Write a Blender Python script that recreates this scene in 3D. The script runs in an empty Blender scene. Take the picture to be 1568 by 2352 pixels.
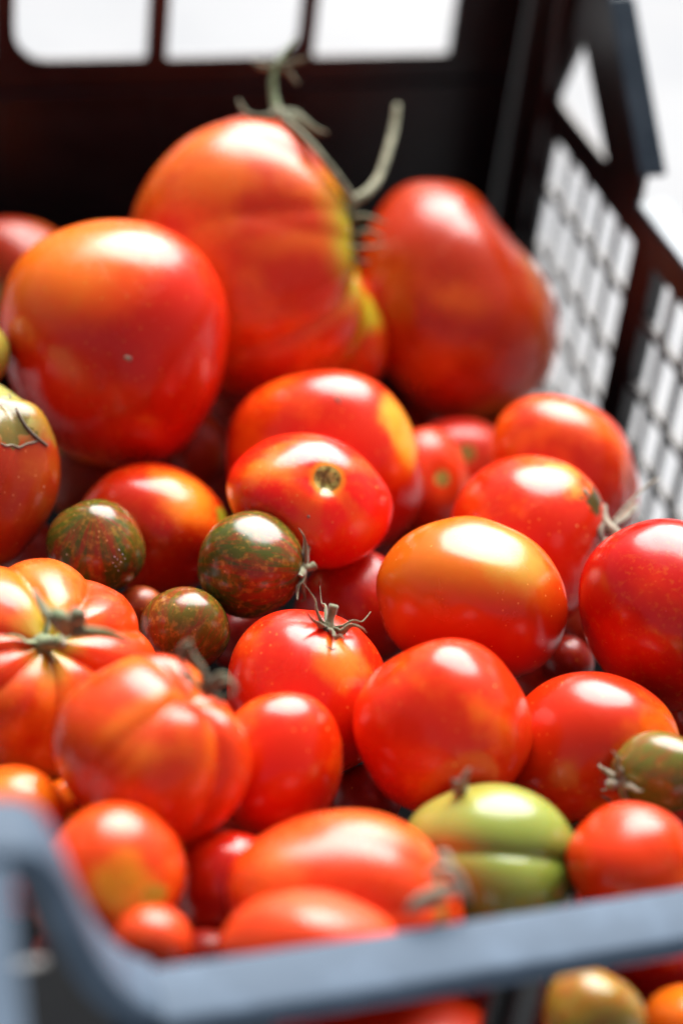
import bpy, bmesh, math, random
import numpy as np
from mathutils import Vector, Matrix
R = math.radians
# ------------------------------------------------------------------ camera
sc = bpy.context.scene
CO = Vector((-0.40931069, -0.35084548, 0.44085189))
FW = Vector((0.28512105, 0.74733531, -0.60016325))
RT = Vector((0.954518, -0.27834308, 0.10686685))
UP = Vector((0.08718591, 0.60333661, 0.79270647))
FPX, PCX, PCY = 4775.39, 784.0, 1176.0          # focal length and centre in units of 1/1568 of the picture's width
cam_d = bpy.data.cameras.new('camera'); cam = bpy.data.objects.new('camera', cam_d)
sc.collection.objects.link(cam); sc.camera = cam
cam.matrix_world = Matrix(((RT.x, UP.x, -FW.x, CO.x), (RT.y, UP.y, -FW.y, CO.y), (RT.z, UP.z, -FW.z, CO.z), (0, 0, 0, 1)))
cam_d.sensor_fit = 'HORIZONTAL'; cam_d.sensor_width = 24.0; cam_d.lens = FPX / 1568 * 24.0
cam_d.clip_start = 0.02; cam_d.clip_end = 500
cam_d.dof.use_dof = True; cam_d.dof.focus_distance = 0.745; cam_d.dof.aperture_fstop = 2.85
# ------------------------------------------------------------------ light
SUN = Vector((0.304, 0.601, 0.70)).normalized()
world = bpy.data.worlds.new("World"); sc.world = world; world.use_nodes = True
wn = world.node_tree.nodes; wl = world.node_tree.links
sky = wn.new('ShaderNodeTexSky'); sky.sky_type = 'NISHITA'; sky.sun_disc = False
sky.sun_elevation = math.asin(SUN.z); sky.sun_rotation = math.atan2(SUN.x, SUN.y)
sky.air_density = 1.0; sky.dust_density = 7.0; sky.ozone_density = 0.3
wl.new(sky.outputs[0], wn['Background'].inputs[0]); wn['Background'].inputs[1].default_value = 0.05
sl = bpy.data.lights.new('soft_sun', 'SUN'); sun = bpy.data.objects.new('soft_sun', sl); sc.collection.objects.link(sun)
sl.energy = 4.8; sl.angle = R(54); sl.color = (1.0, 0.985, 0.98)
sun.rotation_euler = (-SUN).to_track_quat('-Z', 'Y').to_euler()
sc.view_settings.view_transform = 'Standard'; sc.view_settings.look = 'None'
sc.view_settings.exposure = 0.95; sc.view_settings.gamma = 1.0
sc.cycles.use_denoising = True
sc.cycles.max_bounces = 8

rng = random.Random(7)
col = sc.collection
L, W = 0.556, 0.358
# ------------------------------------------------------------------ helpers
def link(name, me, mat=None, parent=None):
    o = bpy.data.objects.new(name, me); col.objects.link(o)
    if mat is not None and not me.materials: me.materials.append(mat)
    if parent is not None: o.parent = parent
    return o
def tag(o, label=None, cat=None, group=None, kind=None):
    if label: o['label'] = label
    if cat: o['category'] = cat
    if group: o['group'] = group
    if kind: o['kind'] = kind
    return o
def empty(name, loc=(0, 0, 0)):
    o = bpy.data.objects.new(name, None); col.objects.link(o); o.location = loc; o.empty_display_size = .02
    return o
def ray(x, y): return FW + RT * ((x - PCX) / FPX) - UP * ((y - PCY) / FPX)
def at(x, y, t): return CO + ray(x, y) * t
def cam2w(v): return RT * v[0] + UP * v[1] - FW * v[2]

def nt(mat):
    mat.use_nodes = True
    return mat.node_tree.nodes, mat.node_tree.links, mat.node_tree.nodes['Principled BSDF']
def mathn(N, K, op, a, b=None, c=None):
    n = N.new('ShaderNodeMath'); n.operation = op
    for i, v in enumerate((a, b, c)):
        if v is None: continue
        if isinstance(v, (int, float)): n.inputs[i].default_value = v
        else: K.new(v, n.inputs[i])
    return n.outputs[0]
def noise(N, K, vec, scale, detail=3, rough=.5, dist=0):
    n = N.new('ShaderNodeTexNoise'); n.inputs['Scale'].default_value = scale; n.inputs['Detail'].default_value = detail
    n.inputs['Roughness'].default_value = rough; n.inputs['Distortion'].default_value = dist
    K.new(vec, n.inputs['Vector']); return n.outputs['Fac']
def ramp(N, K, fac, lo, hi):
    n = N.new('ShaderNodeMapRange'); n.interpolation_type = 'SMOOTHSTEP'
    n.inputs['From Min'].default_value = lo; n.inputs['From Max'].default_value = hi
    K.new(fac, n.inputs['Value']); return n.outputs[0]
def mix(N, K, fac, a, b):
    n = N.new('ShaderNodeMix'); n.data_type = 'RGBA'
    if isinstance(fac, (int, float)): n.inputs[0].default_value = fac
    else: K.new(fac, n.inputs[0])
    for i, v in ((6, a), (7, b)):
        if isinstance(v, tuple): n.inputs[i].default_value = (*v, 1)
        else: K.new(v, n.inputs[i])
    return n.outputs[2]
# ------------------------------------------------------------------ materials
def plastic(name, base=(.008, .0085, .009), rough=.36, bump=.25):
    m = bpy.data.materials.new(name); N, K, P = nt(m)
    tc = N.new('ShaderNodeTexCoord'); v = tc.outputs['Object']
    n1 = noise(N, K, v, 45, 4, .6); n2 = noise(N, K, v, 900, 3, .6)
    c = mix(N, K, ramp(N, K, n1, .45, .75), base, tuple(min(1, x * 1.35 + .004) for x in base))
    K.new(c, P.inputs['Base Color'])
    K.new(mathn(N, K, 'MULTIPLY_ADD', n1, .22, rough - .11), P.inputs['Roughness'])
    b = N.new('ShaderNodeBump'); b.inputs['Strength'].default_value = bump; b.inputs['Distance'].default_value = .0004
    K.new(n2, b.inputs['Height']); K.new(b.outputs[0], P.inputs['Normal'])
    return m
M_PL = plastic('black_plastic')
M_FL = plastic('shade_toned_plastic', (.006, .006, .007), .8, .3); M_FL.node_tree.nodes['Principled BSDF'].inputs['Specular IOR Level'].default_value = .1  # floor toned darker and duller so the gaps between fruit look shaded
M_RIM = plastic('black_plastic_rim', (.022, .030, .038), .30, .3)
M_RIM.node_tree.nodes['Principled BSDF'].inputs['Specular Tint'].default_value = (.72, .88, 1, 1)  # the sky's blue is put into the tint of the rim's reflections

def ground_mat():
    m = bpy.data.materials.new('pale_concrete'); N, K, P = nt(m)
    tc = N.new('ShaderNodeTexCoord'); v = tc.outputs['Object']
    n1 = noise(N, K, v, 1.3, 5, .6); n2 = noise(N, K, v, 14, 5, .7)
    c = mix(N, K, ramp(N, K, n1, .35, .65), (.27, .285, .30), (.37, .38, .385))
    c = mix(N, K, ramp(N, K, n2, .45, .8), c, (.33, .335, .34))
    K.new(c, P.inputs['Base Color']); P.inputs['Roughness'].default_value = .9; P.inputs['Specular IOR Level'].default_value = .15
    b = N.new('ShaderNodeBump'); b.inputs['Strength'].default_value = .5; b.inputs['Distance'].default_value = .004
    K.new(n2, b.inputs['Height']); K.new(b.outputs[0], P.inputs['Normal'])
    return m

def tomato_mat(name, c1=(.56, .022, .006), c2=(.80, .10, .012), patch=.5, sh=None, shw=(.55, 1.0), streak=0, sscale=1.0,
               blotch=None, bdir=None, bw=(.80, .97), seed=0, rough=.2, specks=1.0, zebra=False, rib=0, ribk=5, scar=None, gain=(1.20, 1.08, .4)):
    """c1 deep skin colour, c2 lighter colour in soft clouds, sh = colour of the shoulder round the stem (local +Z)"""
    m = bpy.data.materials.new(name); N, K, P = nt(m)
    tc = N.new('ShaderNodeTexCoord')
    mp = N.new('ShaderNodeMapping'); mp.inputs['Location'].default_value = (seed * 1.37, seed * .71, seed * 2.3)
    K.new(tc.outputs['Object'], mp.inputs[0]); v = mp.outputs[0]
    nrm = N.new('ShaderNodeVectorMath'); nrm.operation = 'NORMALIZE'; K.new(tc.outputs['Object'], nrm.inputs[0])
    sep = N.new('ShaderNodeSeparateXYZ'); K.new(nrm.outputs[0], sep.inputs[0]); z = sep.outputs[2]
    s = 1 / sscale
    n1 = noise(N, K, v, 22 * s, 3, .5); n2 = noise(N, K, v, 75 * s, 4, .6); n3 = noise(N, K, v, 420 * s, 3, .6)
    f = ramp(N, K, mathn(N, K, 'MULTIPLY_ADD', n2, .25, n1), .62 + .25 * (.5 - patch), .82 + .25 * (.5 - patch))
    c = mix(N, K, f, c1, c2)
    if zebra:
        # broken streaks running from the stem: noise stretched along meridians
        phi = mathn(N, K, 'ARCTAN2', sep.outputs[1], sep.outputs[0])
        cx = N.new('ShaderNodeCombineXYZ')
        K.new(mathn(N, K, 'MULTIPLY', mathn(N, K, 'COSINE', phi), 3.6), cx.inputs[0])
        K.new(mathn(N, K, 'MULTIPLY', mathn(N, K, 'SINE', phi), 3.6), cx.inputs[1])
        K.new(mathn(N, K, 'MULTIPLY_ADD', z, 1.1, seed * 3.1), cx.inputs[2])
        g = noise(N, K, cx.outputs[0], 1.0, 8, .70, .5)
        g = mathn(N, K, 'ADD', g, mathn(N, K, 'MULTIPLY_ADD', n3, .10, -.05))
        g = mathn(N, K, 'ADD', g, mathn(N, K, 'MULTIPLY_ADD', n1, .5, -.25))
        c = mix(N, K, ramp(N, K, g, .45, .63), c1, c2)
        c = mix(N, K, mathn(N, K, 'MULTIPLY', ramp(N, K, n3, .45, .75), .45), c, (.26, .17, .03))
    if streak:
        phi = mathn(N, K, 'ARCTAN2', sep.outputs[1], sep.outputs[0])
        w = noise(N, K, v, 60 * s, 3, .6)
        q = mathn(N, K, 'MULTIPLY_ADD', w, 3.0, mathn(N, K, 'MULTIPLY', phi, float(ribk)))
        q = mathn(N, K, 'SINE', q)
        q = ramp(N, K, mathn(N, K, 'MULTIPLY', mathn(N, K, 'MULTIPLY_ADD', z, .5, .5), mathn(N, K, 'MULTIPLY_ADD', q, .5, .5)), .35, .9)
        c = mix(N, K, mathn(N, K, 'MULTIPLY', q, streak), c, (.82, .28, .04))
    if sh:
        zz = mathn(N, K, 'ADD', z, mathn(N, K, 'MULTIPLY_ADD', n1, .5, -.25))
        c = mix(N, K, ramp(N, K, zz, *shw), c, sh)
    if blotch:
        for bd, bc, (b0, b1) in blotch:
            dt = N.new('ShaderNodeVectorMath'); dt.operation = 'DOT_PRODUCT'; K.new(nrm.outputs[0], dt.inputs[0])
            dt.inputs[1].default_value = bd
            zz = mathn(N, K, 'ADD', dt.outputs['Value'], mathn(N, K, 'MULTIPLY_ADD', n2, .22, -.11))
            c = mix(N, K, ramp(N, K, zz, b0, b1), c, bc)
    if scar:   # corky ring at the stem end
        zz = mathn(N, K, 'ADD', z, mathn(N, K, 'MULTIPLY_ADD', n3, .012, -.006))
        c = mix(N, K, mathn(N, K, 'MULTIPLY', ramp(N, K, zz, scar[1], scar[1] + .03), .8), c, (.55, .26, .03))
        c = mix(N, K, ramp(N, K, zz, scar[0], scar[0] + .008), c, mix(N, K, ramp(N, K, n3, .4, .6), (.13, .105, .05), (.36, .38, .24)))
    # lenticels: tiny pale dots, and a fine golden mottle
    if specks:
        c = mix(N, K, mathn(N, K, 'MULTIPLY', mathn(N, K, 'MULTIPLY', ramp(N, K, n3, .50, .72), ramp(N, K, n1, .35, .65)), .22), c, (.66, .22, .035))
        vo = N.new('ShaderNodeTexVoronoi'); vo.inputs['Scale'].default_value = 330; K.new(v, vo.inputs['Vector'])
        ps = mathn(N, K, 'LESS_THAN', vo.outputs['Distance'], .13)
        sp = N.new('ShaderNodeSeparateColor'); K.new(vo.outputs['Color'], sp.inputs[0])
        ps = mathn(N, K, 'MULTIPLY', ps, mathn(N, K, 'GREATER_THAN', sp.outputs[0], .62))
        c = mix(N, K, mathn(N, K, 'MULTIPLY', ps, .38 * specks), c, (.85, .42, .20))
        vo2 = N.new('ShaderNodeTexVoronoi'); vo2.inputs['Scale'].default_value = 130; K.new(v, vo2.inputs['Vector'])
        sp2 = N.new('ShaderNodeSeparateColor'); K.new(vo2.outputs['Color'], sp2.inputs[0])
        p2 = mathn(N, K, 'MULTIPLY', mathn(N, K, 'LESS_THAN', vo2.outputs['Distance'], .06), mathn(N, K, 'GREATER_THAN', sp2.outputs[0], .86))
        c = mix(N, K, mathn(N, K, 'MULTIPLY', p2, .5 * specks), c, (.80, .62, .45))
    gn = N.new('ShaderNodeVectorMath'); gn.operation = 'MULTIPLY'; gn.inputs[1].default_value = gain; K.new(c, gn.inputs[0])
    mn = N.new('ShaderNodeVectorMath'); mn.operation = 'MINIMUM'; mn.inputs[1].default_value = (.84, .7, .6); K.new(gn.outputs[0], mn.inputs[0]); c = mn.outputs[0]
    K.new(c, P.inputs['Base Color'])
    n4 = noise(N, K, v, 38 * s, 5, .65, .6)
    r = mathn(N, K, 'ADD', mathn(N, K, 'MULTIPLY_ADD', n2, .10, rough - .03), mathn(N, K, 'MULTIPLY', ramp(N, K, n4, .50, .72), .12))
    K.new(r, P.inputs['Roughness'])
    P.inputs['IOR'].default_value = 1.5; P.inputs['Specular IOR Level'].default_value = .52
    P.inputs['Subsurface Weight'].default_value = .45
    P.inputs['Subsurface Radius'].default_value = (1.0, .25, .08); P.inputs['Subsurface Scale'].default_value = .011
    b = N.new('ShaderNodeBump'); b.inputs['Strength'].default_value = .12; b.inputs['Distance'].default_value = .0012
    h = mathn(N, K, 'MULTIPLY_ADD', n3, .12, n2)
    K.new(h, b.inputs['Height']); K.new(b.outputs[0], P.inputs['Normal'])
    return m

def dry_mat(name, a, b_):
    m = bpy.data.materials.new(name); N, K, P = nt(m)
    tc = N.new('ShaderNodeTexCoord'); v = tc.outputs['Object']
    n1 = noise(N, K, v, 160, 4, .6); n2 = noise(N, K, v, 900, 3, .6)
    c = mix(N, K, ramp(N, K, n1, .35, .65), a, b_)
    K.new(c, P.inputs['Base Color']); P.inputs['Roughness'].default_value = .7
    P.inputs['Sheen Weight'].default_value = .3
    bb = N.new('ShaderNodeBump'); bb.inputs['Strength'].default_value = .6; bb.inputs['Distance'].default_value = .0006
    K.new(n2, bb.inputs['Height']); K.new(bb.outputs[0], P.inputs['Normal'])
    return m
M_STEM = dry_mat('dry_green_stem', (.10, .11, .045), (.25, .25, .14))
M_STEMG = dry_mat('green_stem', (.10, .15, .04), (.22, .26, .13))
M_BROWN = dry_mat('dry_brown_calyx', (.07, .045, .022), (.15, .10, .05))
M_PALE = dry_mat('pale_dry_calyx', (.16, .13, .075), (.30, .26, .18))
M_DUST = dry_mat('pale_dust', (.5, .47, .42), (.65, .62, .58))
M_CORK = dry_mat('corky_skin', (.14, .11, .045), (.30, .25, .12))

# ------------------------------------------------------------------ geometry builders
def tube_bm(bm, pts, radii, seg=8, flat=1.0, sub=4):
    P = [Vector(p) for p in pts]; Q = []; RR = []
    n = len(P)
    for i in range(n - 1):                              # Catmull-Rom through the points
        p0 = P[max(i - 1, 0)]; p1 = P[i]; p2 = P[i + 1]; p3 = P[min(i + 2, n - 1)]
        for k in range(sub):
            t = k / sub
            Q.append(.5 * ((2 * p1) + (p2 - p0) * t + (2 * p0 - 5 * p1 + 4 * p2 - p3) * t * t + (3 * p1 - p0 - 3 * p2 + p3) * t ** 3))
            RR.append(radii[i] * (1 - t) + radii[i + 1] * t)
    Q.append(P[-1]); RR.append(radii[-1])
    T = [(Q[min(i + 1, len(Q) - 1)] - Q[max(i - 1, 0)]).normalized() for i in range(len(Q))]
    nrm = T[0].orthogonal().normalized(); rings = []
    for i, q in enumerate(Q):
        nrm = (nrm - T[i] * nrm.dot(T[i])).normalized(); bi = T[i].cross(nrm)
        rings.append([bm.verts.new(q + (nrm * math.cos(2 * math.pi * k / seg) * flat + bi * math.sin(2 * math.pi * k / seg)) * RR[i]) for k in range(seg)])
    for i in range(len(rings) - 1):
        for k in range(seg):
            bm.faces.new((rings[i][k], rings[i][(k + 1) % seg], rings[i + 1][(k + 1) % seg], rings[i + 1][k]))
    bm.faces.new(rings[0][::-1]); bm.faces.new(rings[-1])
def finish(bm, name, smooth=True):
    bmesh.ops.recalc_face_normals(bm, faces=bm.faces)
    me = bpy.data.meshes.new(name); bm.to_mesh(me); bm.free()
    if smooth: me.polygons.foreach_set('use_smooth', [True] * len(me.polygons))
    return me
def localise(me, parent):
    """mesh vertices are in world space: put them in the parent's space"""
    me.transform(parent.matrix_world.inverted())

def box_part(name, a, b, mat, parent, bev=.0008):
    bm = bmesh.new(); bmesh.ops.create_cube(bm, size=1)
    s = [abs(b[i] - a[i]) for i in range(3)]; c = [(a[i] + b[i]) / 2 for i in range(3)]
    for v in bm.verts: v.co = Vector((v.co[i] * s[i] for i in range(3)))
    if bev: bmesh.ops.bevel(bm, geom=bm.edges[:], offset=min(bev, min(s) * .3), segments=2, affect='EDGES', profile=.5)
    me = finish(bm, name, False)
    o = link(name, me, mat, parent); o.location = c
    return o
def hull_part(name, quad, d, mat, parent, bev=.0006):
    """a prism: quad of 3-D points pushed along vector d"""
    bm = bmesh.new(); d = Vector(d)
    v0 = [bm.verts.new(Vector(q)) for q in quad]; v1 = [bm.verts.new(Vector(q) + d) for q in quad]
    n = len(quad); bm.faces.new(v0[::-1]); bm.faces.new(v1)
    for i in range(n): bm.faces.new((v0[i], v0[(i + 1) % n], v1[(i + 1) % n], v1[i]))
    bmesh.ops.recalc_face_normals(bm, faces=bm.faces)
    if bev: bmesh.ops.bevel(bm, geom=bm.edges[:], offset=bev, segments=2, affect='EDGES', profile=.5)
    return link(name, finish(bm, name, False), mat, parent)
def rounded(loop, rad):
    """corner-rounded polygon; rad may be a list"""
    out = []; n = len(loop)
    for i in range(n):
        r = rad[i] if isinstance(rad, (list, tuple)) else rad
        p = Vector(loop[i]); a = (Vector(loop[i - 1]) - p); b = (Vector(loop[(i + 1) % n]) - p)
        r = min(r, a.length * .48, b.length * .48)
        if r < 1e-5: out.append(p); continue
        a = p + a.normalized() * r; b = p + b.normalized() * r
        for k in range(7):
            t = k / 6; out.append(a * (1 - t) ** 2 + p * 2 * t * (1 - t) + b * t * t)
    return out
def panel(name, outer, holes, mat, parent, matrix, thick=.003, bev=.0006):
    cu = bpy.data.curves.new(name, 'CURVE'); cu.dimensions = '2D'; cu.fill_mode = 'BOTH'
    for lp in [outer] + holes:
        sp = cu.splines.new('POLY'); sp.points.add(len(lp) - 1)
        for i, q in enumerate(lp): sp.points[i].co = (q[0], q[1], 0, 1)
        sp.use_cyclic_u = True
    cu.extrude = thick / 2 - bev; cu.bevel_depth = bev; cu.bevel_resolution = 1; cu.offset = -bev
    tmp = bpy.data.objects.new('tmp', cu); col.objects.link(tmp)
    dg = bpy.context.evaluated_depsgraph_get()
    me = bpy.data.meshes.new_from_object(tmp.evaluated_get(dg)); bpy.data.objects.remove(tmp); bpy.data.curves.remove(cu)
    me.name = name; me.materials.clear(); me.transform(matrix)
    return link(name, me, mat, parent)

# ------------------------------------------------------------------ the setting
GZ = -0.205
bm = bmesh.new(); bmesh.ops.create_grid(bm, x_segments=40, y_segments=40, size=60)
g = link('ground', finish(bm, 'ground', False), ground_mat()); g.location = (0, 0, GZ); g['kind'] = 'structure'

# ------------------------------------------------------------------ the crate
crate = empty('plastic_crate', (-W / 2, L / 2, GZ))
tag(crate, 'black slatted plastic crate heaped with ripe tomatoes, seen from its short end', 'crate')
bpy.context.view_layer.update()
CR = []
def cpart(o): CR.append(o); return o
BOT = GZ + .003
# plane matrices: (u, v, w) -> world
MX = lambda x0: Matrix(((0, 0, 1, x0), (1, 0, 0, 0), (0, 1, 0, 0), (0, 0, 0, 1)))          # u = Y, v = Z, thickness along X
MY = lambda y0: Matrix(((1, 0, 0, 0), (0, 0, -1, y0), (0, 1, 0, 0), (0, 0, 0, 1)))         # u = X, v = Z
# far wall with the handle windows
ph = .0
ho = []
zt, zb = .046, .002
ho.append(rounded([(-.258, zt), (-.258, zb + .001), (-.194, zb + .001), (-.194, zt)], [.006, .018, .0012, .004]))
ho.append(rounded([(-.184, zt), (-.184, zb + .0005), (-.1185, zb + .0005), (-.1185, zt)], [.004, .0012, .012, .006]))
ho.append(rounded([(-.110, zt), (-.110, zb - .0005), (-.0385, zb - .0005), (-.0385, zt)], [.004, .0012, .0012, .006]))
ho.append(rounded([(-.325, zt), (-.325, zb), (-.268, zb), (-.268, zt)], [.006, .012, .004, .006]))
cpart(panel('end_wall', rounded([(-W + .001, BOT + .004), (-.001, BOT + .004), (-.001, .066), (-W + .001, .066)], .002), ho, M_PL, None, MY(L + .002), .004))
# stiffening ribs on the outer side, rim on top
for x in (-.326, -.263, -.189, -.1145, -.034): cpart(box_part('wall_rib', (x - .0018, L + .0042, BOT + .01), (x + .0018, L + .011, .064), M_PL, None))
cpart(box_part('rim', (-W - .012, L - .001, .0662), (.012, L + .014, .072), M_RIM, None, .002))
cpart(box_part('wall_ledge', (-W + .004, L - .0032, -.0150), (-.004, L - .0002, -.0125), M_PL, None, .0008))
for x in (-.263, -.189, -.1145): cpart(box_part('wall_rib', (x - .0016, L - .0016, BOT + .01), (x + .0016, L - .0002, -.0155), M_PL, None, .0005))

def side_wall(x0, sgn):
    """one long side: solid rails and ribs, thin mesh bars; x0 = inner face, sgn = outward"""
    T = .004; xm = x0 + sgn * (T / 2 + .0)
    # outline with the low rim and the slopes up to the tall corners
    far = [(L + .004, BOT + .004), (L + .004, .068), (.470, .068), (.4040, .0115), (.4040, -.003)]
    near = [(.150, -.003), (.150, .0115), (.085, .068), (-.002, .068), (-.002, BOT + .004)]
    out = rounded(far + near, .0015)
    holes = [rounded([(.4900, .040), (.5070, .0005), (.4400, .0005)], .0022),
             rounded([(.066, .040), (.049, .0005), (.116, .0005)], .0022)]
    bays = [(.3975, .5015), (.2705, .3745), (.1495, .2475), (.050, .1265)]
    for a, b in bays: holes.append(rounded([(a, -.018), (b, -.018), (b, -.165), (a, -.165)], .0012))
    cpart(panel('side_wall', out, holes, M_PL, None, MX(xm), T))
    for a, b in bays:
        n = 5 if b - a > .08 else 4
        st = (b - a) / n
        for k in range(1, n):
            y = a + st * k
            cpart(box_part('mesh_bar', (xm - .0012, y - .0019, -.1655), (xm + .0012, y + .0019, -.0175), M_PL, None, .0005))
        for z in (-.0455, -.0783, -.1065, -.136):
            cpart(box_part('mesh_rail', (xm - .0020, a - .0005, z - .0024), (xm + .0020, b + .0005, z + .0024), M_PL, None, .0005))
    for a, b in zip([.3745, .2475, .1265], [.3975, .2705, .1495]):    # stout ribs: a flange standing out on the outer side
        y = (a + b) / 2
        cpart(box_part('side_rib', tuple(sorted((x0 + sgn * T, x0 + sgn * (T + .007)))[i] if i == 0 else v for i, v in enumerate((0, y - .008, BOT + .006))),
                       (sorted((x0 + sgn * T, x0 + sgn * (T + .007)))[1], y - .005, -.006), M_PL, None))
        cpart(box_part('side_rib', (min(x0 + sgn * T, x0 + sgn * (T + .007)), y + .005, BOT + .006), (max(x0 + sgn * T, x0 + sgn * (T + .007)), y + .008, -.006), M_PL, None))
    # low rim flange, outward
    xa, xb = sorted((x0 - sgn * .0002, x0 + sgn * .017))
    cpart(box_part('rim', (xa, .152, -.0028), (xb, .4035, .0002), M_RIM, None, .0009))
    # sloping rims
    for (y0, z0), (y1, z1) in (((.4040, .0118), (.4702, .0682)), ((.150, .0118), (.085, .0682))):
        dy, dz = y1 - y0, z1 - z0; l = math.hypot(dy, dz); n_ = Vector((0, -dz / l, dy / l)) * .003
        if n_.z < 0: n_ = -n_
        q = [(x0 - sgn * .001, y0, z0), (x0 - sgn * .001, y1, z1), (x0 + sgn * .012, y1, z1), (x0 + sgn * .012, y0, z0)]
        cpart(hull_part('sloping_rim', q, n_, M_RIM, None))
    xa, xb = sorted((x0 - sgn * .001, x0 + sgn * .012))
    cpart(box_part('corner_rim', (xa, .4715, .0685), (xb, L - .0012, .0715), M_RIM, None, .0009))
    # corner post: vertical folds
    for y, w, d in ((.509, .0022, .006), (.522, .0018, .0035), (.536, .0022, .006)):
        xa, xb = sorted((x0 - sgn * .0002, x0 - sgn * d))
        cpart(box_part('corner_fold', (xa, y - w, BOT + .01), (xb, y + w, .064), M_PL, None))
side_wall(0.0, 1); side_wall(-W, -1)

# near wall: low middle, windows below the rim, tall rounded corners
bs = []
for k, x1 in enumerate((-.2095, -.1335, -.0575)):
    x0 = x1 - .0660
    bs.append(rounded([(x0, -.0165), (x0, -.060), (x1, -.060), (x1, -.0165)], [.008, .006, .006, .009]))
nw = [(-W - .004, BOT + .004), (.004, BOT + .004), (.004, .068), (-.012, .068), (-.020, .03), (-.040, -.004), (-.304, -.006), (-.327, .014), (-.338, .050), (-.343, .066), (-W - .004, .068)]
trih = rounded([(-.3475, .052), (-.3375, .018), (-.3535, .018)], .002)
cpart(panel('front_wall', rounded(nw, [0, 0, .002, .004, .01, .018, .018, .012, .02, .004, .002]), bs + [trih], M_PL, None, MY(.002), .004))
path = [(-.020, .030), (-.026, .012), (-.040, .0), (-.060, -.0005), (-.295, -.0005), (-.309, .003), (-.318, .011), (-.325, .023), (-.331, .040), (-.3365, .058), (-.3425, .069), (-.352, .0725), (-.374, .073)]
def sweep(name, path, y0, y1, h, mat):
    P = [Vector((x, 0, z)) for x, z in path]; Q = []
    n = len(P)
    for i in range(n - 1):
        a, b, c, d = P[max(i - 1, 0)], P[i], P[i + 1], P[min(i + 2, n - 1)]
        for k in range(5):
            t = k / 5; Q.append(.5 * ((2 * b) + (c - a) * t + (2 * a - 5 * b + 4 * c - d) * t * t + (3 * b - a - 3 * c + d) * t ** 3))
    Q.append(P[-1]); bm = bmesh.new(); rings = []
    r = .0022
    prof = []
    for cy, ch, a0 in ((y1 - r, h - r, 0), (y0 + r, h - r, 90), (y0 + r, r, 180), (y1 - r, r, 270)):
        for k in range(5):
            an = R(a0 + 90 * k / 4); prof.append((cy + r * math.cos(an), ch + r * math.sin(an)))
    for i, q in enumerate(Q):
        t = (Q[min(i + 1, len(Q) - 1)] - Q[max(i - 1, 0)]).normalized(); nn = Vector((t.z, 0, -t.x))
        if nn.z < 0: nn = -nn
        if i > 5 and abs(nn.z) < .5 and q.x < -.2: nn = Vector((abs(nn.x), 0, abs(nn.z)))
        rings.append([bm.verts.new(q + nn * (v - h) + Vector((0, u, 0))) for u, v in prof])
    m = len(prof)
    for i in range(len(rings) - 1):
        for k in range(m): bm.faces.new((rings[i][k], rings[i][(k + 1) % m], rings[i + 1][(k + 1) % m], rings[i + 1][k]))
    bm.faces.new(rings[0]); bm.faces.new(rings[-1])
    return link(name, finish(bm, name), mat)
M_RIMF = plastic('plastic_painted_sheen', (.088, .122, .165), .5, .3)  # black plastic; its pale sky sheen is put into the blue-grey base colour
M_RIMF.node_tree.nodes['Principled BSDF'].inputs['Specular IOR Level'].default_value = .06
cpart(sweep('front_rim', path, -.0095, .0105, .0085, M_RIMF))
def on_y(x, y, Y):
    d = ray(x, y); return CO + d * ((Y - CO.y) / d.y)
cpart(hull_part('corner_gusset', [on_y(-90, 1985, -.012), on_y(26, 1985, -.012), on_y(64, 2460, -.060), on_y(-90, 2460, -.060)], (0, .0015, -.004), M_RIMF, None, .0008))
for x in (-.2010, -.1250): cpart(box_part('wall_rib', (x - .004, -.0060, -.1), (x + .004, -.0002, -.0095), M_PL, None, .0015))
cpart(box_part('floor_panel', (-W - .002, -.001, GZ + .0005), (.002, L + .003, BOT + .003), M_FL, None))
ci = crate.matrix_world.inverted()
for o in CR:
    mw = Matrix.Translation(o.location); o.parent = crate; o.matrix_parent_inverse = Matrix.Identity(4)
    o.location = (ci @ mw).translation
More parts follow.
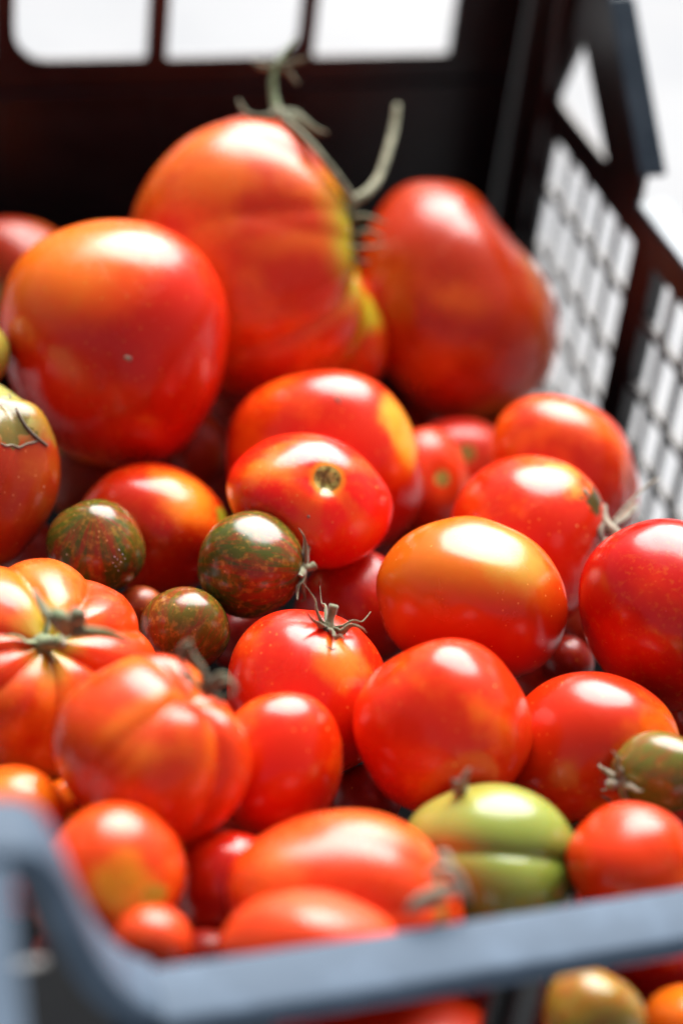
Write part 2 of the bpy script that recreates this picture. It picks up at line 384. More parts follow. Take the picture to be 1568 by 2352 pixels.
# ------------------------------------------------------------------ tomatoes
GRP = 'tomatoes heaped in the crate'
ORANGE = dict(c1=(.60, .040, .007), c2=(.82, .16, .016))
RED = dict(c1=(.54, .020, .004), c2=(.76, .095, .010))
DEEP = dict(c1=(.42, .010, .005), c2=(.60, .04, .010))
GREENISH = (.42, .40, .07)
ZEB = dict(c1=(.062, .075, .011), c2=(.21, .032, .011), zebra=True, rough=.17, gain=(1.15, 1.15, .9))
SURF = {}
PH32 = 1.15
def axes_for(axis, phase):
    z = Vector(axis).normalized(); h = Vector((0, 1, 0)) if abs(z.y) < .9 else Vector((1, 0, 0))
    x = h.cross(z).normalized(); y = z.cross(x)
    x2 = x * math.cos(phase) + y * math.sin(phase); y2 = z.cross(x2)
    return np.array([x2, y2, z]).T                 # columns: local axes in the camera frame
def tomato(key, label, cx, cy, a, b, ang, t, axis, mat=None, q=.86, k=0, amp=.0, dimple=.10, dw=.35, bumps=(), c=None,
           phase=0, seg=96, seed=0, wob=.02, lobe_pow=1.0, group=GRP, lw=1.5, grooves=(), box=None, **mk):
    M = axes_for(axis, phase)
    nu, nv = seg, seg * 2 // 3
    th = np.concatenate([[0], (np.arange(1, nv) / nv) ** 1.0 * math.pi, [math.pi]])
    TH, PH = np.meshgrid(th[1:-1], np.arange(nu) / nu * 2 * math.pi, indexing='ij')
    rs = np.random.RandomState(seed + 11)
    wv = [(rs.normal(size=3) * 1.6, rs.uniform(0, 6.28)) for _ in range(7)]
    lp = rs.uniform(.55, 1.25, size=max(k, 1)); lo = rs.uniform(-.28, .28, size=max(k, 1))
    bl = [(M.T @ (np.array(d, float) / np.linalg.norm(d)), am, w) for d, am, w in bumps]
    gl = [(M.T @ (np.array(a_, float) / np.linalg.norm(a_)), M.T @ (np.array(b_, float) / np.linalg.norm(b_)), am, w) for a_, b_, am, w in grooves]
    qm = np.linalg.qr(rs.normal(size=(3, 3)))[0]; pw = rs.uniform(2.2, 2.45) if a > 100 else 2.12; pw = box or pw
    def shape(TH, PH):
        st, ct = np.sin(TH), np.cos(TH)
        D = np.stack([st * np.cos(PH), st * np.sin(PH), ct], -1)
        r = (np.abs(D @ qm) ** pw).sum(-1) ** (-1 / pw)           # a little boxier than a ball, each its own way
        for w, p in wv: r = r + wob * .6 * np.sin(D @ w * 1.3 + p) + wob * .07 * np.sin(D @ w * 3.1 + p * 2)
        if k:
            ww = np.exp(-(TH / lw) ** 2 * .9) + .12
            cre = np.zeros_like(r)
            for i in range(k):
                c0 = 2 * math.pi * i / k + lo[i] * 2 * math.pi / k
                dphi = np.angle(np.exp(1j * (PH + .15 * np.sin(TH * 2 + i) - c0)))
                cre = np.maximum(cre, lp[i] * np.exp(-np.abs(dphi) * k * .62 * lobe_pow) )
            r = r - amp * 2.0 * cre * ww * st ** .6
        r = r - dimple * np.exp(-(TH / dw) ** 2) - .03 * np.exp(-((math.pi - TH) / .3) ** 2)
        for d, am, w in bl: r = r + am * np.exp(-(1 - D @ d) / w)
        for a_, b_, am, w in gl:                       # a groove running from direction a_ to direction b_ and fading past it
            nn = np.cross(a_, b_); nn /= np.linalg.norm(nn); mid_ = (a_ + b_) / np.linalg.norm(a_ + b_)
            r = r - am * np.exp(-np.sqrt((D @ nn) ** 2 + .0006) / w) * np.clip((D @ mid_ + .1) * 2.2, 0, 1)
        P = D * r[..., None]; P[..., 2] *= q
        return P
    V = np.concatenate([shape(np.array([[0.0]]), np.array([[0.0]])).reshape(-1, 3), shape(TH, PH).reshape(-1, 3),
                        shape(np.array([[math.pi]]), np.array([[0.0]])).reshape(-1, 3)])
    ca, sa = math.cos(R(ang)), math.sin(R(ang)); E = np.array([[ca, sa, 0], [-sa, ca, 0], [0, 0, 1]])   # ellipse axes in the camera frame
    C = V @ M.T @ E.T
    lo_, hi = C.min(0), C.max(0); mid = (lo_ + hi) / 2; half = (hi - lo_) / 2
    px = t / FPX; cc = c if c else math.sqrt(a * b) * .97
    sc3 = np.array([a, b, cc]) * px / half
    def place(P): return (((P @ M.T @ E.T - mid) * sc3) @ E) @ M          # back in local axes, true size
    V = place(V)
    faces = [(0, 1 + j, 1 + (j + 1) % nu) for j in range(nu)]
    for i in range(nv - 2):
        o = 1 + i * nu
        faces += [(o + j, o + nu + j, o + nu + (j + 1) % nu, o + (j + 1) % nu) for j in range(nu)]
    o = 1 + (nv - 2) * nu; last = len(V) - 1
    faces += [(o + (j + 1) % nu, o + j, last) for j in range(nu)]
    me = bpy.data.meshes.new('tomato'); me.from_pydata(V.tolist(), [], faces)
    me.polygons.foreach_set('use_smooth', [True] * len(me.polygons))
    Rw = np.array([RT, UP, -FW]).T @ M
    if 'blotch' in mk: mk['blotch'] = [(tuple(M.T @ (np.array(d, float) / np.linalg.norm(d))), bc, bw) for d, bc, bw in mk['blotch']]
    if mat is None:
        mk.setdefault('seed', seed); mk.setdefault('sscale', 1.0)
        mat = tomato_mat('skin_' + key, ribk=max(k, 5), **mk)
    ob = link('tomato', me, mat)
    m4 = Matrix.Identity(4)
    for i in range(3):
        for j in range(3): m4[i][j] = Rw[i, j]
    m4.translation = at(cx, cy, t); ob.matrix_world = m4
    tag(ob, label, 'tomato', group)
    def surf(theta, phi, lift=0.0):
        P = place(shape(np.array([[theta]]), np.array([[phi]])))[0, 0]
        n = np.linalg.norm(P); P = P * (1 + lift / n) if theta > .3 else P + np.array([0, 0, lift])
        return Vector(P)
    SURF[key] = (ob, surf)
    return ob
def local(ob, w): return ob.matrix_world.inverted() @ w
def px_tube(ob, name, pts, rad, mat, seg=8, flat=1.0):
    """pts = (x, y, t) points of the place, seen at x, y from the camera at depth t"""
    bm = bmesh.new(); tube_bm(bm, [local(ob, at(*p)) if ob else at(*p) for p in pts], rad, seg, flat)
    return link(name, finish(bm, name), mat, ob)
def calyx(key, mat, n=5, length=.55, w=.0022, lift=.004, seed=0, stalk=None, curl=1.0, stalk_r=.0014, th0=.06):
    ob, S = SURF[key]; rs = random.Random(seed)
    bm = bmesh.new()
    base = S(0.0, 0.0, -.0008)
    sd = stalk or [(0, 0, .004), (.002, .001, .009)]
    tube_bm(bm, [base] + [base + Vector(p) for p in sd], [stalk_r * 2.2] + [stalk_r] * (len(sd) - 1) + [stalk_r * 1.25], 8)
    st = link('stem', finish(bm, 'stem'), mat, ob)
    for i in range(n):
        ph = 2 * math.pi * (i + rs.uniform(-.25, .25)) / n; ln = length * rs.uniform(.75, 1.2)
        pts = [S(th0, ph, .0006)]; m = 5
        for k in range(1, m + 1):
            f = k / m
            pts.append(S(th0 + ln * f, ph + rs.uniform(-.12, .12), .0006 + lift * curl * f ** 2 * rs.uniform(.6, 1.5)))
        bm = bmesh.new()
        tube_bm(bm, pts, [w * .7, w, w * .9, w * .65, w * .4, w * .12], 6, .35)
        link('sepal', finish(bm, 'sepal'), mat, ob)
    return st

T = tomato
# ---- back of the crate
T('a', 'largest tomato, ribbed orange-red with green shoulder, at the back under the dried vine', 560, 604, 265, 327, 8, .923, (.96, .10, .12),
  k=8, amp=.036, dimple=.28, dw=.42, lw=1.3, seg=144, seed=3, c1=(.54, .040, .008), c2=(.66, .13, .025), patch=.6, sh=(.36, .34, .04), shw=(.66, .93), streak=.25, rough=.24,
  grooves=[((.97, .12, .10), (.50, -.50, .70), .10, .05), ((.97, .2, .1), (.2, .25, .95), .035, .06)],
  bumps=[((.75, -.62, .25), .10, .10), ((.72, .30, .5), .04, .05), ((.78, .62, .0), -.05, .10)])
T('a2', 'green-streaked lobed tomato wedged under the right edge of the largest tomato', 800, 755, 98, 140, 12, .945, (.75, .45, .35),
  k=5, amp=.05, seed=5, c1=(.58, .05, .01), c2=(.70, .15, .02), patch=.5, blotch=[((.45, .35, .8), (.45, .42, .06), (.80, 1.0))], rough=.26)
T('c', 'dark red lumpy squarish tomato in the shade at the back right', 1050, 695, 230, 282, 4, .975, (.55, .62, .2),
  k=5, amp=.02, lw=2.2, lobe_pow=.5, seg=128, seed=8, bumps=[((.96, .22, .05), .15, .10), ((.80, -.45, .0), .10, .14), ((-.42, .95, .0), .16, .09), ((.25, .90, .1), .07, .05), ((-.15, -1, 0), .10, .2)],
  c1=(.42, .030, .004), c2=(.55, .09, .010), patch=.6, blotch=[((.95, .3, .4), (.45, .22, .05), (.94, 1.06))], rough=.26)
T('b', 'big smooth orange-red tomato with a tiny dried speck, left of the largest ribbed one', 262, 790, 263, 285, 0, .854, (.15, .35, -.95),
  seg=144, seed=2, wob=.022, box=2.1, bumps=[((-.75, .55, .3), .035, .2), ((.6, .6, .4), .03, .2)], q=.95, gain=(1.38, 1.1, .4), c1=(.50, .020, .006), c2=(.70, .09, .012), patch=.45, specks=1.3,
  blotch=[((-.3, .75, .6), (.80, .15, .02), (.55, 1.0))])
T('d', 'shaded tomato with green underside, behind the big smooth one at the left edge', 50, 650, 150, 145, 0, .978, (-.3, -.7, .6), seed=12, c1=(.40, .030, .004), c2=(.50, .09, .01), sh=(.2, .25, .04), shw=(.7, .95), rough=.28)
T('f', 'tomato with a corky crack and pale green shoulder at the left edge of the picture', -60, 1080, 200, 222, -4, .795, (.35, .85, .40),
  k=5, amp=.05, lw=1.0, seed=14, wob=.03, bumps=[((.72, .62, .35), .13, .05)], gain=(1.05, 1.0, .8), c1=(.42, .035, .006), c2=(.46, .10, .012), patch=.6, streak=.1,
  blotch=[((.30, .92, .45), (.36, .38, .14), (.70, .86)), ((.80, .60, .2), (.36, .20, .03), (.93, 1.0)), ((.46, .60, .70), (.13, .085, .025), (.965, .972)), ((.58, .50, .68), (.17, .14, .035), (.968, .975))])
T('fa', 'pale green shouldered tomato above the cracked one, sliver at the left edge', -62, 806, 84, 92, 0, .822, (.5, .5, .5), seg=56, seed=16, c1=(.34, .31, .13), c2=(.42, .22, .06), rough=.25)
T('g', 'round orange-red tomato behind the one with the stem scar', 750, 1062, 238, 212, -22, .863, (.2, .8, -.4), seed=21, wob=.018, **RED, patch=.55, blotch=[((.85, .35, .5), (.82, .36, .08), (.90, 1.0))])
T('h', 'bright red oblong tomato with bare stem scar ringed in yellow', 711, 1147, 194, 150, -18, .802, (.30, .33, .90),
  k=5, amp=.012, lobe_pow=.5, dimple=.15, dw=.20, seg=160, seed=25, q=.8, gain=(1.4, 1.15, .5), c1=(.60, .014, .008), c2=(.76, .14, .012), patch=.35, streak=.18, scar=(.972, .945), phase=.4)
T('i', 'half hidden orange-red tomato with a grey scar, right of the round one with yellow-edged highlight', 985, 1112, 92, 130, 8, .900, (.28, .12, .90), seed=27, **ORANGE, patch=.3, scar=(.975, 1.1), rough=.3, dimple=.1)
T('j', 'deep crimson tomato with a dull scar, in the gap under the dark squarish tomato', 1055, 1065, 115, 106, 0, .934, (.1, .2, .95), seed=30, c1=(.46, .010, .018), c2=(.55, .03, .02), scar=(.975, 1.1), rough=.3, dimple=.1)
T('k', 'orange-red tomato against the mesh side with twiggy stem at its right end', 1300, 1082, 198, 158, -38, .874, (.85, -.25, .35),
  k=5, amp=.018, lobe_pow=.6, dimple=.08, seed=33, c1=(.50, .024, .006), c2=(.72, .11, .014), patch=.6, rough=.22)
T('l', 'red tomato with a small dark nick, behind the yellow-orange one', 1206, 1248, 181, 204, -4, .823, (.45, -.35, -.8), seed=36, wob=.025, **RED, patch=.5,
  blotch=[((.55, .85, .5), (.80, .30, .06), (.93, 1.02)), ((.76, .56, .5), (.06, .05, .03), (.988, .997))], q=.95, specks=1.2)
T('m', 'yellow-orange tomato with golden shoulder, angular at its left', 1083, 1373, 223, 186, -9, .768, (.35, .80, -.35),
  seg=144, seed=40, wob=.02, box=2.12, bumps=[((-.95, .18, .2), .055, .05), ((-.80, -.50, .2), .05, .08), ((.08, 1, .0), .055, .04), ((.60, .75, .2), .03, .08), ((.55, -.8, .1), .04, .1)], gain=(1.05, .84, .4), c1=(.58, .065, .008), c2=(.66, .15, .013), patch=.9,
  blotch=[((-.2, .62, .75), (.60, .17, .012), (.0, 1.05)), ((.42, .52, .74), (.50, .34, .055), (.82, 1.0)), ((.15, -.9, .3), (.54, .022, .006), (-.25, .95))], dimple=.02, specks=1.3)
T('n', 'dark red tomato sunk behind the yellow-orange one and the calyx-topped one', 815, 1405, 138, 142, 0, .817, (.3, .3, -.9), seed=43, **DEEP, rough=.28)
T('o', 'round orange-red tomato with a wisp of stalk at its base, front of the yellow-orange one', 1017, 1669, 205, 201, 10, .706, (.12, -.86, .42),
  seg=144, seed=46, wob=.015, dimple=.20, dw=.26, c1=(.60, .028, .006), c2=(.80, .12, .012), patch=.5, q=.93, k=4, amp=.012, lw=.8, specks=.9, bumps=[((-.9, .1, .3), .05, .12), ((.1, 1, .2), .05, .12), ((.9, .35, .2), .04, .1)])
T('p', 'red tomato topped with a small curled green calyx, in the middle of the heap', 708, 1592, 187, 192, 0, .739, (.28, .90, .36),
  k=5, amp=.016, lobe_pow=.5, dimple=.10, dw=.35, seg=128, seed=50, box=2.2, c1=(.54, .018, .008), c2=(.70, .08, .012), patch=.4, blotch=[((.45, .5, .75), (.58, .16, .02), (.88, 1.0))], specks=.9)
T('q', 'green and red striped cherry tomato dusted with specks, leftmost of the striped ones', 220, 1259, 113, 113, 0, .784, (.05, .72, .69), seg=80, seed=52, dimple=-.02, wob=.008, q=.97, **ZEB, specks=.8)
T('r', 'striped green and red cherry tomato with a curled calyx on its right side', 575, 1297, 122, 124, 0, .774, (.97, -.05, .10), seg=96, seed=57, dimple=.03, wob=.01, q=.96, **ZEB, specks=.8)
T('s', 'olive-brown cherry tomato below the two striped ones', 424, 1447, 105, 100, -20, .759, (.2, .7, -.6), seg=80, seed=61, dimple=.02, wob=.01, q=.97, c1=(.10, .085, .010), c2=(.19, .042, .010), zebra=True, gain=(1.1, 1.1, .9), rough=.2, specks=.8)
T('t', 'tiny reddish-brown cherry tomato mostly hidden behind the olive-brown one', 322, 1400, 62, 54, 0, .789, (0, .6, -.7), seg=56, seed=63, c1=(.20, .03, .012), c2=(.28, .06, .02), rough=.3)
T('u', 'red-orange tomato lying between the two striped cherry tomatoes', 352, 1213, 178, 150, -6, .829, (.93, .15, .1), seed=66, **RED, patch=.6, blotch=[((.55, .55, .6), (.74, .22, .03), (.75, 1.0)), ((.98, .1, .1), (.3, .35, .06), (.96, 1.0))], k=4, amp=.01)
T('v', 'dull orange tomato glimpsed in the gap right of the big smooth one', 440, 1035, 82, 92, 0, .900, (.3, .3, -.9), seed=68, c1=(.36, .03, .01), c2=(.50, .09, .02), rough=.35)
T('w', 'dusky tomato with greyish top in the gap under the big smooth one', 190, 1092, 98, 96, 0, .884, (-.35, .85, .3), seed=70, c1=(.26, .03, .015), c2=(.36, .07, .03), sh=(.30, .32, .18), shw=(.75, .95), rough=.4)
# ---- left and front
T('x', 'large deeply ribbed orange tomato with green shoulder at the left edge', 82, 1538, 270, 252, -12, .719, (.26, .42, .86),
  k=8, amp=.095, dimple=.22, dw=.36, lw=1.5, q=.74, seg=192, seed=74, c1=(.56, .045, .008), c2=(.66, .15, .03), patch=.6, sh=(.38, .30, .07), shw=(.86, 1.02), streak=.12, rough=.24, phase=.2)
T('y', 'plump ribbed orange tomato with a pale seam and dried stem, left front', 350, 1728, 232, 216, -25, .664, (.55, .72, .30),
  k=5, amp=.06, dimple=.22, dw=.4, lw=1.8, lobe_pow=.8, grooves=[((.60, .72, .35), (.75, -.35, .55), .16, .09), ((.55, .72, .35), (-.5, -.1, .85), .05, .08)], seg=160, seed=79, c1=(.58, .045, .008), c2=(.66, .14, .02), patch=.6, streak=.35, rough=.24, phase=.5, q=.9)
T('z', 'glossy red tomato right of the plump ribbed one', 640, 1756, 150, 166, 6, .695, (-.6, .4, -.5), seed=83, box=2.14, **RED, patch=.6, wob=.015)
T('ab', 'speckled orange-red tomato with a dark dried calyx underneath, lower right', 1353, 1724, 198, 186, -25, .728, (.10, -.93, .30),
  seed=86, seg=128, wob=.012, c1=(.50, .024, .006), c2=(.72, .13, .013), patch=.7, dimple=.12, specks=.9)
T('ac', 'large glossy deep red tomato cut by the right edge of the picture', 1540, 1412, 196, 226, 24, .761, (.5, .5, -.6), seed=90, wob=.02, c1=(.47, .008, .008), c2=(.60, .025, .008), patch=.35, rough=.17, specks=.2)
T('ad', 'green cherry tomato with rusty streaks and a dried stalk at the right edge', 1515, 1773, 113, 95, 8, .696, (-.88, -.22, .42), seg=80, seed=93, dimple=.04, c1=(.13, .14, .025), c2=(.26, .07, .02), zebra=True, gain=(1.05, 1.05, .9), rough=.18, specks=1)
T('ae', 'sliver of bright red tomato at the right edge above the green cherry tomato', 1627, 1655, 85, 75, 0, .777, (.5, .3, -.8), seg=56, seed=95, **RED)
T('af', 'dark purplish cherry tomato in the gap below the yellow-orange tomato', 1302, 1520, 62, 62, 0, .807, (.3, .3, -.8), seg=56, seed=97, c1=(.20, .008, .010), c2=(.28, .02, .02), rough=.22)
T('ag', 'small orange-red tomato behind the dry truss at the right', 1415, 1400, 72, 78, 0, .836, (.3, .5, -.8), seg=56, seed=99, **ORANGE)
T('ah', 'unripe green two-lobed tomato just inside the front rim', 1130, 1975, 210, 178, -18, .668, (.93, -.22, .30),
  k=3, amp=.05, dimple=.18, dw=.5, lw=2.0, grooves=[((.93, .06, .30), (-.35, .24, .88), .12, .10)], bumps=[((.1, -.25, .85), .12, .12), ((-.2, .8, .5), .06, .2)], seg=144, seed=103, c1=(.26, .31, .06), c2=(.36, .33, .07), patch=.7, sh=(.15, .22, .03), shw=(.6, 1.0), rough=.2, phase=PH32, gain=(1.0, 1.0, .9), specks=0, q=.95)
T('ai', 'orange-red tomato with rippled highlight at the right end of the front rim', 1458, 1987, 160, 143, 0, .655, (.85, .2, .2), seed=106, k=6, amp=.015, **ORANGE, patch=.4, rough=.22)
T('aj', 'broad orange tomato with a brown scarred end behind the middle of the front rim', 800, 2062, 278, 202, -6, .640, (.88, .02, .45),
  k=6, amp=.03, lw=1.6, dimple=.16, dw=.5, seg=128, seed=109, c1=(.58, .045, .010), c2=(.64, .10, .03), patch=.6, rough=.26, sh=(.25, .14, .06), shw=(.93, 1.0), q=.9)
T('ak', 'pinkish red tomato lowest in the middle, touching the front rim', 708, 2180, 208, 132, 0, .606, (0, .2, -.9), seed=111, c1=(.66, .06, .03), c2=(.80, .14, .05), rough=.3)
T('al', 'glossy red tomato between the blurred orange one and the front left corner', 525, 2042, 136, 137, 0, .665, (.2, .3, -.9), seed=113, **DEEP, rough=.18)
T('am', 'orange-patched red tomato beside the front left corner of the crate', 245, 2030, 182, 188, 0, .630, (.6, -.4, .1), seed=116, c1=(.62, .05, .010), c2=(.80, .20, .03), patch=.4,
  blotch=[((.35, .12, .9), (.84, .30, .025), (.86, 1.0)), ((.62, -.1, .75), (.32, .28, .06), (.965, 1.0))])
T('an', 'small pale red tomato tucked in the front left corner under the rim', 345, 2165, 95, 86, 0, .612, (0, .3, -.9), seg=64, seed=118, c1=(.60, .06, .03), c2=(.78, .16, .06), rough=.28)
T('ao', 'orange-red tomato at the left edge, under the deeply ribbed one', 20, 1870, 132, 108, 0, .660, (.2, -.4, -.8), seg=72, seed=120, **ORANGE)
T('ap', 'orange tomato with pointed tip between the ribbed tomatoes and the front left corner', 150, 1832, 66, 50, -15, .690, (.5, -.3, .5), seg=64, seed=122, c1=(.66, .14, .02), c2=(.8, .25, .03), bumps=[((-.85, .5, .2), .4, .03)])
T('aq', 'orange tomato seen through the small triangular opening of the front left corner', 48, 2020, 66, 90, 0, .625, (.2, -.4, -.8), seg=64, seed=124, **ORANGE)
T('ar', 'large red tomato seen through the left window below the front rim', 850, 2475, 350, 258, 0, .662, (.2, -.3, -.8), seg=96, seed=126, c1=(.56, .03, .008), c2=(.74, .09, .014), patch=.5, rough=.3)
T('as', 'brownish green cherry tomato in the window below the front rim', 1365, 2342, 118, 120, 0, .622, (.7, .5, .2), seg=72, seed=129, c1=(.30, .20, .03), c2=(.38, .10, .02), zebra=True, gain=(1.05, 1.05, .9), rough=.2, specks=0)
T('at', 'red tomato at the bottom right corner, seen through the right window', 1580, 2375, 108, 112, 0, .640, (.2, .3, -.8), seg=64, seed=131, **ORANGE)
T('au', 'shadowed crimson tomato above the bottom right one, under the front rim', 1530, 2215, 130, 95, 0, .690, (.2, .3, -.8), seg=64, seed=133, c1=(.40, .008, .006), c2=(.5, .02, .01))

# tomatoes lower in the heap, seen through the gaps; skin colour darkened for the gap shade
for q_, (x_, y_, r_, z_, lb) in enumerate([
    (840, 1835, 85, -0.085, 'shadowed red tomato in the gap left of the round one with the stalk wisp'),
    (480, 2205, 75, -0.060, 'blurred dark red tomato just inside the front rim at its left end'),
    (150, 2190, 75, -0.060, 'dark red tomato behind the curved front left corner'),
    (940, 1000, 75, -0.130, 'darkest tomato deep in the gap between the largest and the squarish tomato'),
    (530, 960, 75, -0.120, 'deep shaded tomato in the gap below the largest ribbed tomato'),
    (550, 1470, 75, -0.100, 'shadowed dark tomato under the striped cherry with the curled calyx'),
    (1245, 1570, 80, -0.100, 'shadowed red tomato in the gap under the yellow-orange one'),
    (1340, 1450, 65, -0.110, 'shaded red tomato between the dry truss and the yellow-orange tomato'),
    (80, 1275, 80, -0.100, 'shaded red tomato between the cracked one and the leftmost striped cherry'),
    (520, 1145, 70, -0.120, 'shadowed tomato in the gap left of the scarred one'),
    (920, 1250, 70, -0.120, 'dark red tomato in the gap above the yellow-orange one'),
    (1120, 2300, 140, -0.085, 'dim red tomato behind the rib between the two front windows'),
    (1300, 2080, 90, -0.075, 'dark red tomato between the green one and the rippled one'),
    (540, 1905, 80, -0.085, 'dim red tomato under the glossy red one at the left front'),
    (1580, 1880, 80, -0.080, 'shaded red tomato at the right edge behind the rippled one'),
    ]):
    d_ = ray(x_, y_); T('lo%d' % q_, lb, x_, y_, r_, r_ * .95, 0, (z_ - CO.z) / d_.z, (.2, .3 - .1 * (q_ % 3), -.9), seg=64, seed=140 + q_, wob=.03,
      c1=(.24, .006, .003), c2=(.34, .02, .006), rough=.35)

# ---- stems, sepals and twigs
calyx('p', M_STEM, 6, .40, .0017, .0075, 3, [(.0005, .001, .004), (.001, .002, .009)], th0=.05)
calyx('r', M_STEM, 6, .62, .0016, .0045, 8, [(0, 0, .003), (.001, .001, .005)])
calyx('x', M_STEMG, 4, .26, .0016, .003, 12, [(.001, -.001, .004), (.004, -.003, .008)], stalk_r=.0020)
calyx('ab', M_BROWN, 8, .75, .0022, .008, 15)
calyx('ad', M_PALE, 5, .55, .0016, .004, 18, [(0, 0, .003), (.001, .001, .006)])
calyx('ah', M_BROWN, 4, .30, .0018, .002, 20)
ob = SURF['o'][0]
px_tube(ob, 'stem', [(1058, 1818, .664), (1062, 1800, .658), (1070, 1782, .655), (1078, 1766, .654)], [.0026, .0015, .0010, .0005], M_PALE)
px_tube(ob, 'sepal', [(1058, 1812, .664), (1046, 1800, .659), (1040, 1792, .656)], [.0016, .0012, .0005], M_BROWN)
ob = SURF['y'][0]
for nm, pts, r, m in (('stem', [(478, 1592, .652), (470, 1560, .648), (462, 1536, .645), (440, 1502, .643), (432, 1472, .642)], [.0034, .0022, .0017, .0013, .0011], M_STEM),
                      ('stem', [(440, 1560, .650), (418, 1530, .646), (412, 1500, .644), (425, 1478, .643)], [.0016, .0013, .0011, .0009], M_STEM),
                      ('sepal', [(480, 1582, .650), (505, 1570, .646), (530, 1566, .645), (540, 1588, .646), (522, 1600, .648)], [.0022, .0018, .0014, .0012, .0006], M_STEM),
                      ('sepal', [(474, 1590, .650), (492, 1560, .646), (512, 1548, .644), (528, 1560, .643)], [.002, .0016, .0011, .0005], M_STEM),
                      ('sepal', [(470, 1585, .650), (452, 1575, .648), (432, 1560, .647), (410, 1548, .648)], [.002, .0016, .0011, .0005], M_STEMG),
                      ('sepal', [(482, 1592, .650), (500, 1602, .647), (508, 1625, .646)], [.002, .0015, .0005], M_STEM)):
    px_tube(ob, nm, pts, [v_ * .72 for v_ in r], m, flat=.8)
ob = SURF['x'][0]
for nm, pts, r, m in (('stem', [(150, 1450, .668), (140, 1425, .662), (134, 1408, .659)], [.0030, .0036, .0030], M_STEMG),
                      ('stem', [(165, 1440, .668), (178, 1420, .663), (180, 1402, .661)], [.0028, .0032, .0026], M_STEM),
                      ('sepal', [(150, 1455, .668), (118, 1420, .666), (92, 1385, .668), (78, 1355, .670)], [.0020, .0022, .0016, .0008], M_STEM),
                      ('sepal', [(165, 1455, .668), (205, 1452, .664), (250, 1456, .668), (292, 1472, .676)], [.0022, .0022, .0016, .0006], M_STEMG)):
    px_tube(ob, nm, pts, r, m, flat=.7)
# stem of the largest tomato: a dried truss arching over it
ob = SURF['a'][0]
for nm, pts, r, m in (
        ('stem', [(772, 560, .905), (790, 510, .900), (808, 465, .900), (838, 445, .902), (868, 410, .910), (890, 350, .920), (904, 295, .930), (912, 240, .935)], [.0040, .0036, .0040, .0032, .0026, .0024, .0023, .0018], M_STEM),
        ('stem', [(808, 462, .895), (780, 416, .890), (742, 366, .889), (702, 320, .892), (662, 282, .898), (636, 252, .905)], [.0034, .0026, .0025, .0025, .0030, .0036], M_STEM),
        ('stem', [(636, 256, .905), (628, 220, .909), (626, 180, .911), (636, 146, .913), (655, 118, .915), (680, 88, .917)], [.0036, .0026, .0024, .0022, .0016, .0006], M_STEMG),
        ('sepal', [(640, 260, .904), (600, 272, .901), (565, 262, .901), (548, 230, .902)], [.0030, .0026, .0020, .0008], M_STEM),
        ('sepal', [(650, 262, .904), (690, 272, .899), (722, 296, .897), (752, 304, .897)], [.0030, .0026, .0018, .0006], M_STEM),
        ('sepal', [(655, 258, .904), (682, 262, .907), (702, 282, .909)], [.0028, .0022, .0007], M_STEM),
        ('sepal', [(636, 146, .913), (612, 152, .911), (592, 148, .911), (576, 134, .911)], [.0022, .0020, .0015, .0006], M_STEM),
        ('sepal', [(638, 146, .913), (662, 146, .911), (684, 140, .910), (705, 132, .910)], [.0022, .0019, .0014, .0006], M_STEM),
        ('sepal', [(640, 150, .913), (660, 162, .911), (672, 176, .910), (684, 192, .910)], [.0020, .0017, .0013, .0006], M_STEM),
        ('sepal', [(640, 144, .913), (650, 126, .915), (668, 112, .917)], [.0018, .0015, .0006], M_STEMG),
        ('sepal', [(785, 520, .900), (818, 500, .896), (850, 500, .895), (885, 512, .897)], [.0030, .0022, .0016, .0007], M_STEM),
        ('sepal', [(782, 530, .900), (812, 540, .894), (845, 530, .892), (880, 545, .893)], [.0028, .0020, .0015, .0007], M_STEM),
        ('sepal', [(780, 545, .900), (806, 566, .893), (842, 568, .890), (885, 560, .890)], [.0026, .0020, .0014, .0006], M_STEM),
        ('sepal', [(776, 555, .900), (800, 585, .893), (824, 600, .890), (850, 602, .890)], [.0024, .0018, .0012, .0006], M_STEM),
        ('sepal', [(790, 505, .900), (770, 500, .896), (760, 520, .893), (752, 545, .892)], [.0026, .0020, .0014, .0006], M_STEMG)):
    px_tube(ob, nm, pts, [v_ * .78 for v_ in r], m, flat=.75)
# dry truss of the tomato against the mesh
ob = SURF['k'][0]
for nm, pts, r, m in (
        ('stem', [(1455, 1165, .850), (1432, 1190, .836), (1405, 1205, .822), (1388, 1222, .812)], [.0018, .0014, .0014, .0013], M_PALE),
        ('stem', [(1388, 1160, .815), (1390, 1195, .810), (1410, 1220, .806), (1432, 1248, .804), (1440, 1285, .803)], [.0008, .0016, .0022, .0024, .0022], M_PALE),
        ('stem', [(1376, 1262, .802), (1402, 1262, .800), (1428, 1268, .800), (1452, 1268, .801)], [.0018, .0026, .0028, .0022], M_STEM),
        ('stem', [(1450, 1262, .801), (1460, 1250, .800), (1474, 1240, .800), (1488, 1230, .800)], [.0018, .0016, .0013, .0006], M_STEMG),
        ('stem', [(1395, 1240, .803), (1384, 1276, .800), (1392, 1302, .799), (1412, 1322, .799)], [.0014, .0016, .0018, .0018], M_PALE),
        ('stem', [(1412, 1232, .804), (1398, 1262, .799), (1402, 1292, .797), (1420, 1310, .797)], [.0012, .0014, .0015, .0015], M_PALE),
        ('sepal', [(1388, 1200, .810), (1378, 1218, .806), (1382, 1240, .803)], [.0012, .0014, .0006], M_BROWN),
        ('sepal', [(1438, 1285, .803), (1424, 1298, .800), (1408, 1290, .799)], [.0014, .0013, .0005], M_STEMG),
        ('sepal', [(1405, 1200, .812), (1440, 1160, .816), (1480, 1120, .824), (1512, 1098, .83)], [.0007, .0006, .0005, .0004], M_PALE)):
    px_tube(ob, nm, pts, r, m)
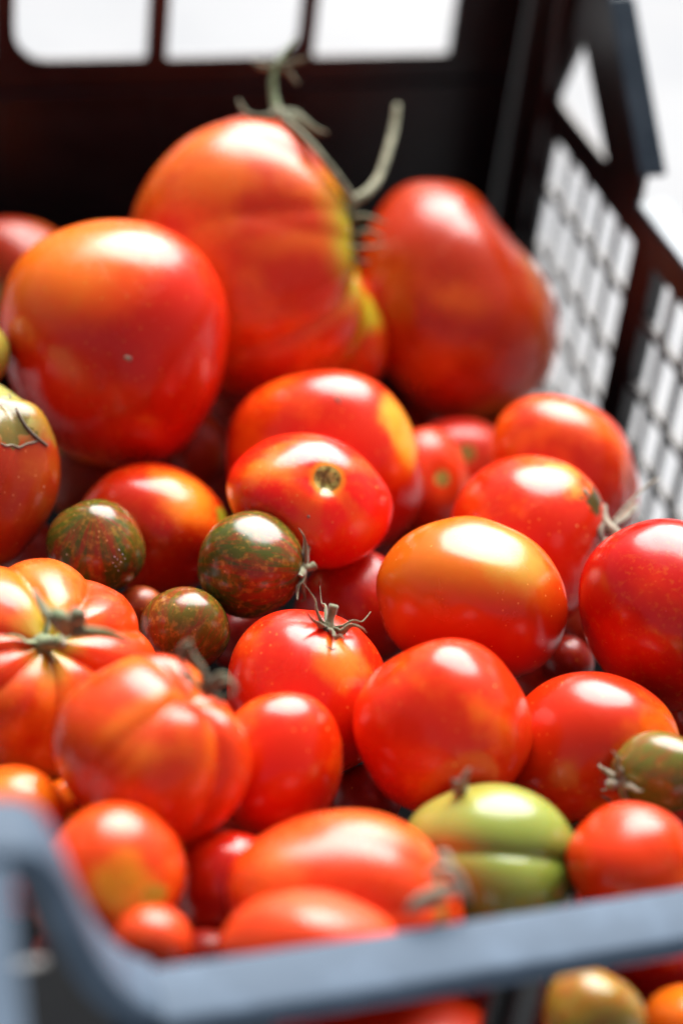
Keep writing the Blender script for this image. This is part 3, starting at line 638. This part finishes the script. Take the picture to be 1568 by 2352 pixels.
# scarred end of the blurred orange tomato
ob = SURF['aj'][0]
for nm, pts, r in (('sepal', [(985, 2010, .592), (1030, 2000, .588), (1055, 2030, .590), (1075, 2070, .594)], [.0012, .0018, .0016, .0007]),
                   ('sepal', [(1000, 1975, .596), (1020, 1968, .594), (1035, 1995, .592)], [.001, .0016, .0007]),
                   ('sepal', [(1060, 2045, .590), (1010, 2050, .587), (960, 2075, .586), (935, 2100, .586)], [.0014, .0024, .0022, .0008])):
    px_tube(ob, nm, pts, r, M_PALE)
# small marks lying on the skins
from mathutils.bvhtree import BVHTree
def skin_tube(key, name, pts, rad, mat, lift=.0002, seg=6):
    ob, S = SURF[key]; me = ob.data
    bv = BVHTree.FromPolygons([v.co.copy() for v in me.vertices], [tuple(q.vertices) for q in me.polygons])
    inv = ob.matrix_world.inverted(); o_ = inv @ CO; out = []
    for q in pts:
        d = (inv.to_3x3() @ ray(q[0], q[1])).normalized(); h = bv.ray_cast(o_, d)
        if h[0] is None: continue
        out.append(h[0] + h[1] * (lift + (q[2] if len(q) > 2 else 0)))
    if len(out) < 2: return
    bm = bmesh.new(); tube_bm(bm, out, rad[:len(out)], seg, 1.0)
    return link(name, finish(bm, name), mat, ob)
skin_tube('b', 'dried_speck', [(286, 822, .0004), (291, 819, .0010), (296, 826, .0012), (301, 818, .0016)], [.0004, .0008, .0007, .0003], M_PALE)
skin_tube('f', 'crack', [(4, 870), (20, 905), (38, 940), (52, 968), (66, 988), (84, 1006), (100, 1018), (108, 1024)], [.0003, .0005, .0006, .0007, .0008, .0007, .0006, .0003], M_BROWN, .0)
skin_tube('f', 'crack', [(2, 1018), (14, 1024), (28, 1022), (44, 1028), (60, 1020), (78, 1016), (94, 1010)], [.0003, .0005, .0004, .0006, .0004, .0005, .0003], M_PALE, .0)
skin_tube('f', 'twig', [(8, 868, .001), (12, 848, .004), (24, 836, .006), (44, 826, .006)], [.0006, .0007, .0006, .0004], M_STEM)
skin_tube('l', 'nick', [(1338, 1122), (1344, 1130), (1352, 1142)], [.0009, .0013, .0007], M_STEM, -.0003)
skin_tube('p', 'scratch', [(748, 1484), (756, 1488), (764, 1492), (772, 1490)], [.0002, .0004, .0004, .0002], M_PALE, -.0001)
skin_tube('h', 'pimple', [(706, 1184), (709, 1187), (712, 1188)], [.0005, .0008, .0004], M_PALE, -.0004)
skin_tube('g', 'dark_fleck', [(768, 912), (776, 918), (780, 926)], [.0006, .0009, .0005], M_BROWN, -.0004)
for x_, y_ in ((262, 1278), (268, 1284), (272, 1262), (258, 1292), (276, 1290), (280, 1272), (264, 1300), (285, 1282), (270, 1310)):
    skin_tube('q', 'dust_grain', [(x_, y_), (x_ + 3, y_ + 2)], [.00022, .00022], M_DUST, -.0001, 5)
#END#
